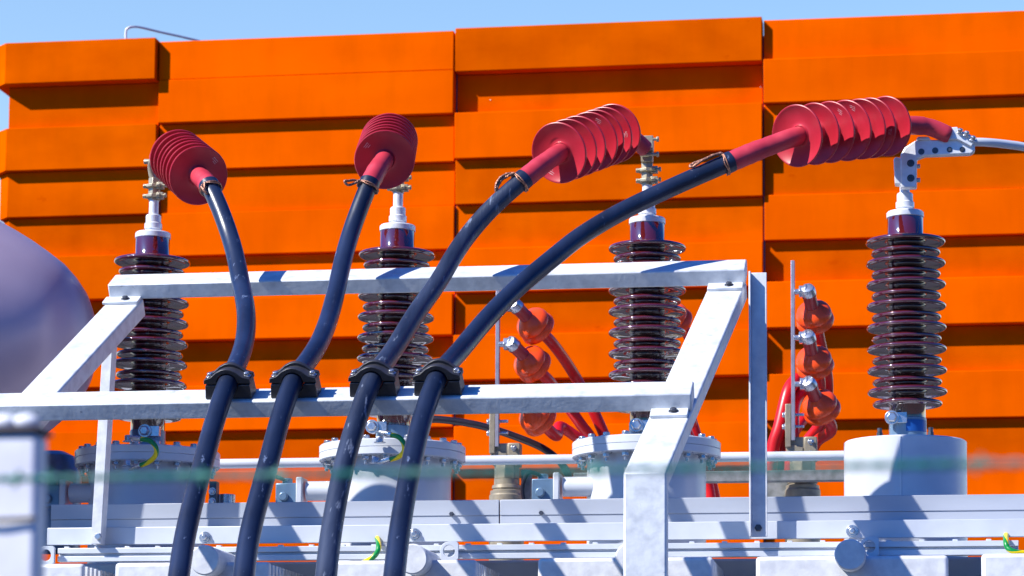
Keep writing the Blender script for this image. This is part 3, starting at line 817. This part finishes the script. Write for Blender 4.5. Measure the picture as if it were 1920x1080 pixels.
# base clamp bolt of each bushing
def base_clamp(t, o, dx, dz):
    b = MB(); c = o+Vector((dx, -0.075, dz))
    b.obox(c+Vector((0.02,0.015,0)), (0.03,0,0), (0,0.012,0), (0,0,0.018))
    b.cyl(c+Vector((0,0.02,0)), c+Vector((0,-0.004,0)), 0.0235, 28)
    b.lathe([(0.018, 0), (0.018, 0.010), (0.014, 0.013)], c+Vector((0,-0.004,0)), (0,-1,0), 6)
    b.build('base_clamp', 'steel', t, bevel=0.001)
base_clamp(bs[4], O[4], -0.052, -0.700)
base_clamp(bs[1], O[1], 0.012, -0.705); base_clamp(bs[2], O[2], -0.062, -0.705); base_clamp(bs[3], O[3], -0.03, -0.715)
# blue plate round the front of the collar of the right bushing
vs = []; fs = []
for i in range(9):
    a = radians(-95+9.5*i)
    for z in (-0.745, -0.706):
        vs.append(O[4]+Vector((cos(a)*0.0635, sin(a)*0.0635, z)))
        vs.append(O[4]+Vector((cos(a)*0.0645, sin(a)*0.0645, z)))
b = MB()
for i in range(8):
    a = 4*i; e = a+4
    fs += [(a+1, e+1, e+3, a+3), (a, a+2, e+2, e), (a, e, e+1, a+1), (a+2, a+3, e+3, e+2)]
fs += [(0,1,3,2), (32,34,35,33)]
b.add(vs, fs); b.build('nameplate', 'sticker', bs[4])
# L shaped cast connector of the right bushing
Yc = 8.93
L_ = [(1689,352),(1719,352),(1720,298),(1735,292),(1822,289),(1829,282),(1827,264),(1803,256),(1785,262),(1745,262),(1716,264),(1697,276),(1689,290)]
b = MB().prism([at(px, py, Yc) for px, py in L_], (0, 0.035, 0))
cn = b.build('angle_connector', 'alu', bs[4], bevel=0.004)
b = MB().prism([at(px, py, Yc+0.004) for px, py in ((1676,298),(1680,294),(1692,296),(1692,346),(1678,344))], (0, 0.045, 0))
b.build('back_jaw', 'alu', cn, bevel=0.003); b = MB()
b.prism([at(px, py, Yc-0.012) for px, py in ((1764,262),(1772,240),(1796,238),(1800,248),(1812,246),(1824,256),(1828,266),(1822,276),(1796,262))], (0, 0.055, 0))
b.build('clamp_jaw', 'alu', cn, bevel=0.003); b = MB()
b.prism([at(px, py, Yc-0.006) for px, py in ((1718,262),(1722,256),(1742,256),(1746,263))], (0, 0.03, 0))
b.build('clamp_pad', 'alu', cn, bevel=0.003)
for px, py, r in ((1708,306,.0125),(1708,334,.0125),(1728,284.5,.0105),(1754,282.5,.0105),(1781,281,.0095),(1805,281,.0095)):
    p = at(px, py, Yc); MB().lathe([(r, 0.0), (r, 0.0015), (r*0.62, 0.0015), (r*0.58, 0.004)], (p.x, Yc+0.0005, p.z), (0,-1,0), 24).build('bolt_head', 'hole', cn)
for px, py in ((1719,312),(1719,338)):
    p = at(px, py, Yc+0.01); MB().hexa(p, (1,0,0), 0.008, 0.012).build('connector_bolt', 'steel', cn, bevel=0.0008)
for px, py in ((1800,249),(1812,254),(1824,263)):
    p = at(px, py, Yc-0.014); MB().bolt(p, (0.3,-0.5,0.8), 0.009, 0.012).build('connector_bolt', 'steel', cn, bevel=0.0008)
P = catmull([at(1815,266,8.94), at(1850,267,8.96), at(1890,271,9.0), at(1930,278,9.04), at(2000,300,9.1), at(2080,340,9.2)], 8)
wc = thing('white_lead', 'white rounded lead leaving the cast connector towards the right edge', 'cable', P[0])
MB().tube(P, 0.0145, 20).build('conductor', 'white', wc)
MB().tube([P[0], P[2], P[3]], [0.0185, 0.0185, 0.017], 20).build('ferrule', 'alu', wc)

# ------------------------------------------------------------------ conservator tank
pc = at(-60, 640, 8.6)
cs = thing('conservator_tank', 'big violet grey oil conservator tank with domed end at the left edge', 'tank', (pc.x, 8.6, 0))
scl = 8.6/0.953/5000
prof = [(0.0008, 241), (25, 240), (50, 236), (77, 229), (100, 219), (124, 202), (147, 181), (170, 151), (191, 121), (210, 90), (227, 60), (247, 25), (264, -10), (280, -48), (289, -90), (292, -140), (292, -900)]
MB().lathe([(r*scl, h_*scl) for r, h_ in reversed(prof)], pc, (1,0,0), 96, cap=False).build('shell', 'tank', cs, sharp=80)
for dx in (-0.95, -0.30): MB().box((pc.x+dx, 8.54, 0.0), (pc.x+dx+0.12, 8.66, pc.z-0.40)).build('support_post', 'galvdull', cs, bevel=0.004)

# ------------------------------------------------------------------ pipes behind the turrets
YPI = 9.85; b = MB(); a0 = at(300, 861, YPI); a1 = at(1640, 861, YPI)
zz = at(1000, 862, YPI).z
tag(b.cyl((a0.x, YPI, zz), (a1.x, YPI, zz), 0.0185, 24).build('conduit_pipe', 'white', loc=(a0.x, YPI, zz)),
    'long straight white pipe running level behind the turrets', 'pipe')
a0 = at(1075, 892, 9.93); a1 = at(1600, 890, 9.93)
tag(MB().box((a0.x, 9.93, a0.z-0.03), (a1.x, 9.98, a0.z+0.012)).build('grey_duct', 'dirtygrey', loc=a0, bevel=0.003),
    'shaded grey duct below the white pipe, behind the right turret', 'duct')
P = catmull([at(748,820,10.2), at(772,797,10.2), at(800,788,10.2), at(830,787,10.2), at(900,798,10.2), at(970,820,10.2), at(1025,845,10.2), at(1060,880,10.2), at(1075,930,10.2)], 8)
tag(MB().tube(P, 0.0145, 18).build('black_hose', 'darkhose', loc=P[0]), 'thin glossy black hose arching down behind the lower beam', 'hose')

# ------------------------------------------------------------------ low voltage terminals with red plug connectors
YL = 10.05
lvl = {950: 'tan footed busbar post behind the lower beam, left of the third bushing', 1228: 'busbar post hidden behind the third bushing and the right rack leg',
       1505: 'tan footed busbar post between the right rack leg and the right bushing'}
grp_r = 'red bell shaped cable plugs on the busbars'
def busbar_unit(px, ytop, dy):
    c = at(px, 932+dy, YL); 
    t = thing('busbar_post', lvl[px], 'busbar', c, 'busbar posts behind the bushings')
    s_ = YL/5000*1.01
    def Z(py): return at(px, py+dy, YL).z
    z0 = Z(932)
    ft = MB().lathe([(33*s_, -0.3), (33*s_, 0.004), (31*s_, 0.010), (31*s_, 0.022), (26*s_, 0.026), (26*s_, 0.030), (28*s_, 0.032), (27*s_, 0.044), (24*s_, 0.046), (24*s_, 0.068)], (c.x, YL, z0), (0,0,1), 48)
    ft.build('insulated_foot', 'tan', t)
    b = MB().cyl((c.x, YL, z0+0.068), (c.x, YL, z0+0.13), 24*s_, 8)
    b.prism([(c.x-26*s_, YL-0.03, z0+0.12), (c.x+2*s_, YL-0.03, z0+0.12), (c.x+2*s_, YL-0.03, z0+0.165), (c.x-30*s_, YL-0.03, z0+0.185), (c.x-30*s_, YL-0.03, z0+0.165)], (0, 0.06, 0))
    b.box((c.x+4*s_, YL-0.032, z0+0.115), (c.x+27*s_, YL+0.03, z0+0.205))
    b.box((c.x-30*s_, YL-0.025, z0+0.13), (c.x+6*s_, YL+0.03, z0+0.205))
    b.box((c.x-31*s_, YL-0.04, z0+0.165), (c.x-20*s_, YL+0.02, z0+0.33))
    b.build('clamp_block', 'tan', t, bevel=0.003)
    b = MB()
    for z in (0.140, 0.185): b.bolt((c.x+16*s_, YL-0.032, z0+z), (0.35,-1,0), 0.0085, 0.02)
    for z in (0.245, 0.29):
        b.bolt((c.x-19*s_, YL-0.02, z0+z), (1,0,0), 0.012, 0.012); b.cyl((c.x-19*s_, YL-0.02, z0+z), (c.x+4*s_, YL-0.02, z0+z), 0.006, 10)
        b.bolt((c.x-31*s_, YL-0.02, z0+z), (-1,0,0), 0.011, 0.010)
    b.build('bolt', 'steel', t, bevel=0.0008)
    b = MB().box((c.x-19.5*s_, YL-0.045, z0+0.19), (c.x-12.5*s_, YL-0.020, Z(ytop)))
    b.build('busbar', 'busbar', t, bevel=0.0015)
    MB().box((c.x-34*s_-0.075, YL+0.05, z0-0.1), (c.x-26*s_, YL+0.09, z0+0.085)).build('foot_bracket', 'dirtygrey', t, bevel=0.008) if px == 1505 else \
        MB().box((c.x+24*s_, YL+0.04, z0-0.05), (c.x+44*s_, YL+0.07, z0+0.11)).build('foot_bracket', 'dirtygrey', t, bevel=0.006)
    return t
def plug(lug, ax, label, tail, scale=1.0):
    ax = Vector(ax).normalized()
    t = thing('cable_plug', label, 'cable plug', lug, grp_r)
    # metal end: barrel lying along x, domed
    b = MB(); k = scale
    b.cyl(lug+Vector((-0.035,0,0.004)), lug+Vector((-0.012,0,0.004)), 0.025, 6)
    b.cyl(lug+Vector((-0.014,0,0.004)), lug+Vector((-0.006,0,0.004)), 0.030, 28)
    b.cyl(lug+Vector((-0.055,0,0.004)), lug+Vector((-0.03,0,0.004)), 0.011, 14)
    b.lathe([(0.010, -0.030), (0.023, -0.027), (0.0275, -0.017), (0.0285, 0.010)], lug, ax, 32)
    b.build('metal_lug', 'steel', t, bevel=0.001)
    p = lug
    MB().lathe([(0.0285, 0.004), (0.0285, 0.012), (0.0255, 0.014), (0.025, 0.055), (0.0265, 0.06), (0.026, 0.085), (0.030, 0.115), (0.034, 0.15)], p, ax, 36).build('sleeve', 'plugtube', t)
    def bell(h0, R):
        return [(0.027, h0-0.004), (0.033, h0+0.001), (R*0.62, h0+0.008), (R*0.82, h0+0.017), (R*0.93, h0+0.027), (R*0.985, h0+0.037), (R, h0+0.045), (R*0.985, h0+0.049), (R*0.955, h0+0.045), (R*0.90, h0+0.034), (R*0.6, h0+0.020), (0.026, h0+0.016)]
    MB().lathe(bell(0.072, 0.069), p, ax, 56, cap=False).build('bell', 'bell', t, sharp=50)
    MB().lathe(bell(0.106, 0.073), p, ax, 56, cap=False).build('bell', 'bell', t, sharp=50)
    s0 = p + ax*0.13
    P = catmull([s0, p+ax*0.26] + tail, 8)
    MB().tube(P, 0.0225, 20).build('red_cable', 'redcable', t, sharp=60)
uL = busbar_unit(950, 545, 0); uM = busbar_unit(1228, 522, -3); uR = busbar_unit(1505, 502, -10)
names = ['top', 'middle', 'bottom']
# left busbar
axl = (0.42, 0.72, -0.42)
for (px, py), nm, tl in (((968,575),'top', [(1075,700,10.15),(1115,775,10.2),(1150,860,10.25),(1180,960,10.3)]),
                         ((962,647),'middle', [(1045,735,10.1),(1085,790,10.15),(1120,845,10.2),(1150,960,10.25)]),
                         ((972,748),'bottom', [(1050,800,10.0),(1085,822,10.05),(1125,850,10.1),(1160,960,10.2)])):
    plug(at(px, py, YL-0.04), axl, {'top': 'topmost red bell plug on the left busbar', 'middle': 'middle red bell plug on the left busbar, its metal lug showing', 'bottom': 'lowest red bell plug on the left busbar, under the lower beam'}[nm], [at(q[0], q[1], q[2]+0.33) for q in tl])
axr = (0.12, 0.74, -0.54)
for (px, py), nm, tl in (((1516,549),'top', [(1552,720,10.2),(1540,790,10.25),(1500,850,10.3),(1470,960,10.3)]),
                         ((1516,635),'middle', [(1520,770,10.15),(1495,800,10.1),(1472,850,10.1),(1450,960,10.15)]),
                         ((1518,722),'bottom', [(1530,830,10.1),(1510,880,10.15),(1500,900,10.2),(1490,960,10.25)])):
    plug(at(px, py, YL-0.04), axr if nm != 'bottom' else (0.26, 0.72, -0.50), {'top': 'topmost of three red bell plugs on the right busbar', 'middle': 'middle of three red bell plugs on the right busbar', 'bottom': 'lowest of three red bell plugs on the right busbar'}[nm], [at(q[0], q[1], q[2]+0.33) for q in tl])
for (px, py), nm, tl in (((1228,562),'top', [(1280,720,9.98),(1300,800,10.0),(1330,890,10.05),(1345,960,10.1)]),
                         ((1228,715),'low', [(1285,800,9.9),(1305,850,9.95),(1325,900,10.0),(1335,960,10.0)])):
    plug(at(px, py, YL-0.04), (0.42, 0.66, -0.46), {'top': 'red bell plug glimpsed between the third bushing and the right rack leg', 'low': 'red bell plug low behind the right rack leg'}[nm], [at(q[0], q[1], q[2]+0.33) for q in tl])
# red sheaths hanging in a fan beside the right busbar
for i, (a, b_, c_) in enumerate((((1478,735,10.18),(1462,800,10.15),(1448,850,10.15)), ((1482,745,10.25),(1474,800,10.21),(1466,850,10.21)), ((1488,760,10.20),(1486,810,10.16),(1484,852,10.16)))):
    P = catmull([at(*a)+Vector((0.03,0.06,0.06)), at(*a), at(*b_), at(*c_), at(c_[0]-8, 960, c_[2])], 8)
    tag(MB().tube(P, 0.026, 18).build('red_cable', 'redcable', loc=P[1]), ['leftmost red cable fanning down beside the right busbar foot', 'middle red cable fanning down beside the right busbar foot',
        'red cable hanging closest to the right busbar foot'][i], 'cable', 'red cables hanging beside the right busbar')

# ------------------------------------------------------------------ fence close to the camera, out of focus
YF = 2.0
p = at(83, 940, YF)
fp = thing('fence_post', 'blurred white fence post at the lower left edge, close to the viewer', 'fence post', (p.x-0.03, YF, 0))
x1 = at(66, 940, YF).x; zt_ = at(50, 812, YF).z
MB().box((x1-0.062, YF, 0.0), (x1, YF+0.030, zt_)).build('post', 'fencepost', fp, bevel=0.004)
MB().box((x1-0.066, YF-0.004, zt_), (x1+0.003, YF+0.034, zt_+0.005)).build('post_cap', 'postcap', fp, bevel=0.002)
b = MB()
for dx in (-0.055, -0.03, -0.012): b.sphere((x1+dx, YF+0.01, zt_+0.0105), 0.006, 8, sx=1.9)
b.build('cap_rivet', 'fencepost', fp)
MB().tube([(x1-0.065, YF-0.003, at(0, 982, YF).z), (x1-0.03, YF-0.005, at(50,975,YF).z), (x1+0.002, YF-0.003, at(88,972,YF).z)], 0.0018, 8).build('tie_wire', 'postcap', fp)
W0 = at(-150, 901, 1.65); W1 = at(2100, 866, 1.4)
b = MB(); n = 90
for ph in (0, pi):
    pts = []
    for i in range(n*4+1):
        s_ = i/(n*4); q = W0.lerp(W1, s_)
        a = s_*n*1.4*pi/2+ph
        pts.append(q+Vector((0, cos(a)*0.0012, sin(a)*0.0012)))
    b.tube(pts, 0.0013, 6)
wire = b.build('barbed_wire', 'greenwire', loc=W0)
tag(wire, 'blurred green barbed wire strand crossing the lower part of the picture', 'wire')
for px in (75, 150, 445, 480, 640, 1190, 1245, 1560, 1885):
    s_ = (px+150)/2250; q = W0.lerp(W1, s_*1.0)
    b = MB()
    for k in range(3):
        a = rnd.uniform(0, pi)
        dd = Vector((rnd.uniform(-.4,.4), sin(a)*0.4, cos(a))).normalized()*0.006
        b.tube([q-dd, q, q+dd], [0.0005, 0.0010, 0.0005], 6)
    b.cyl(q-Vector((0.005,0,0)), q+Vector((0.005,0,0)), 0.0024, 10)
    b.build('barb', 'barb', wire)

for o in bpy.data.objects:
    if '_o' in o.keys(): del o['_o']
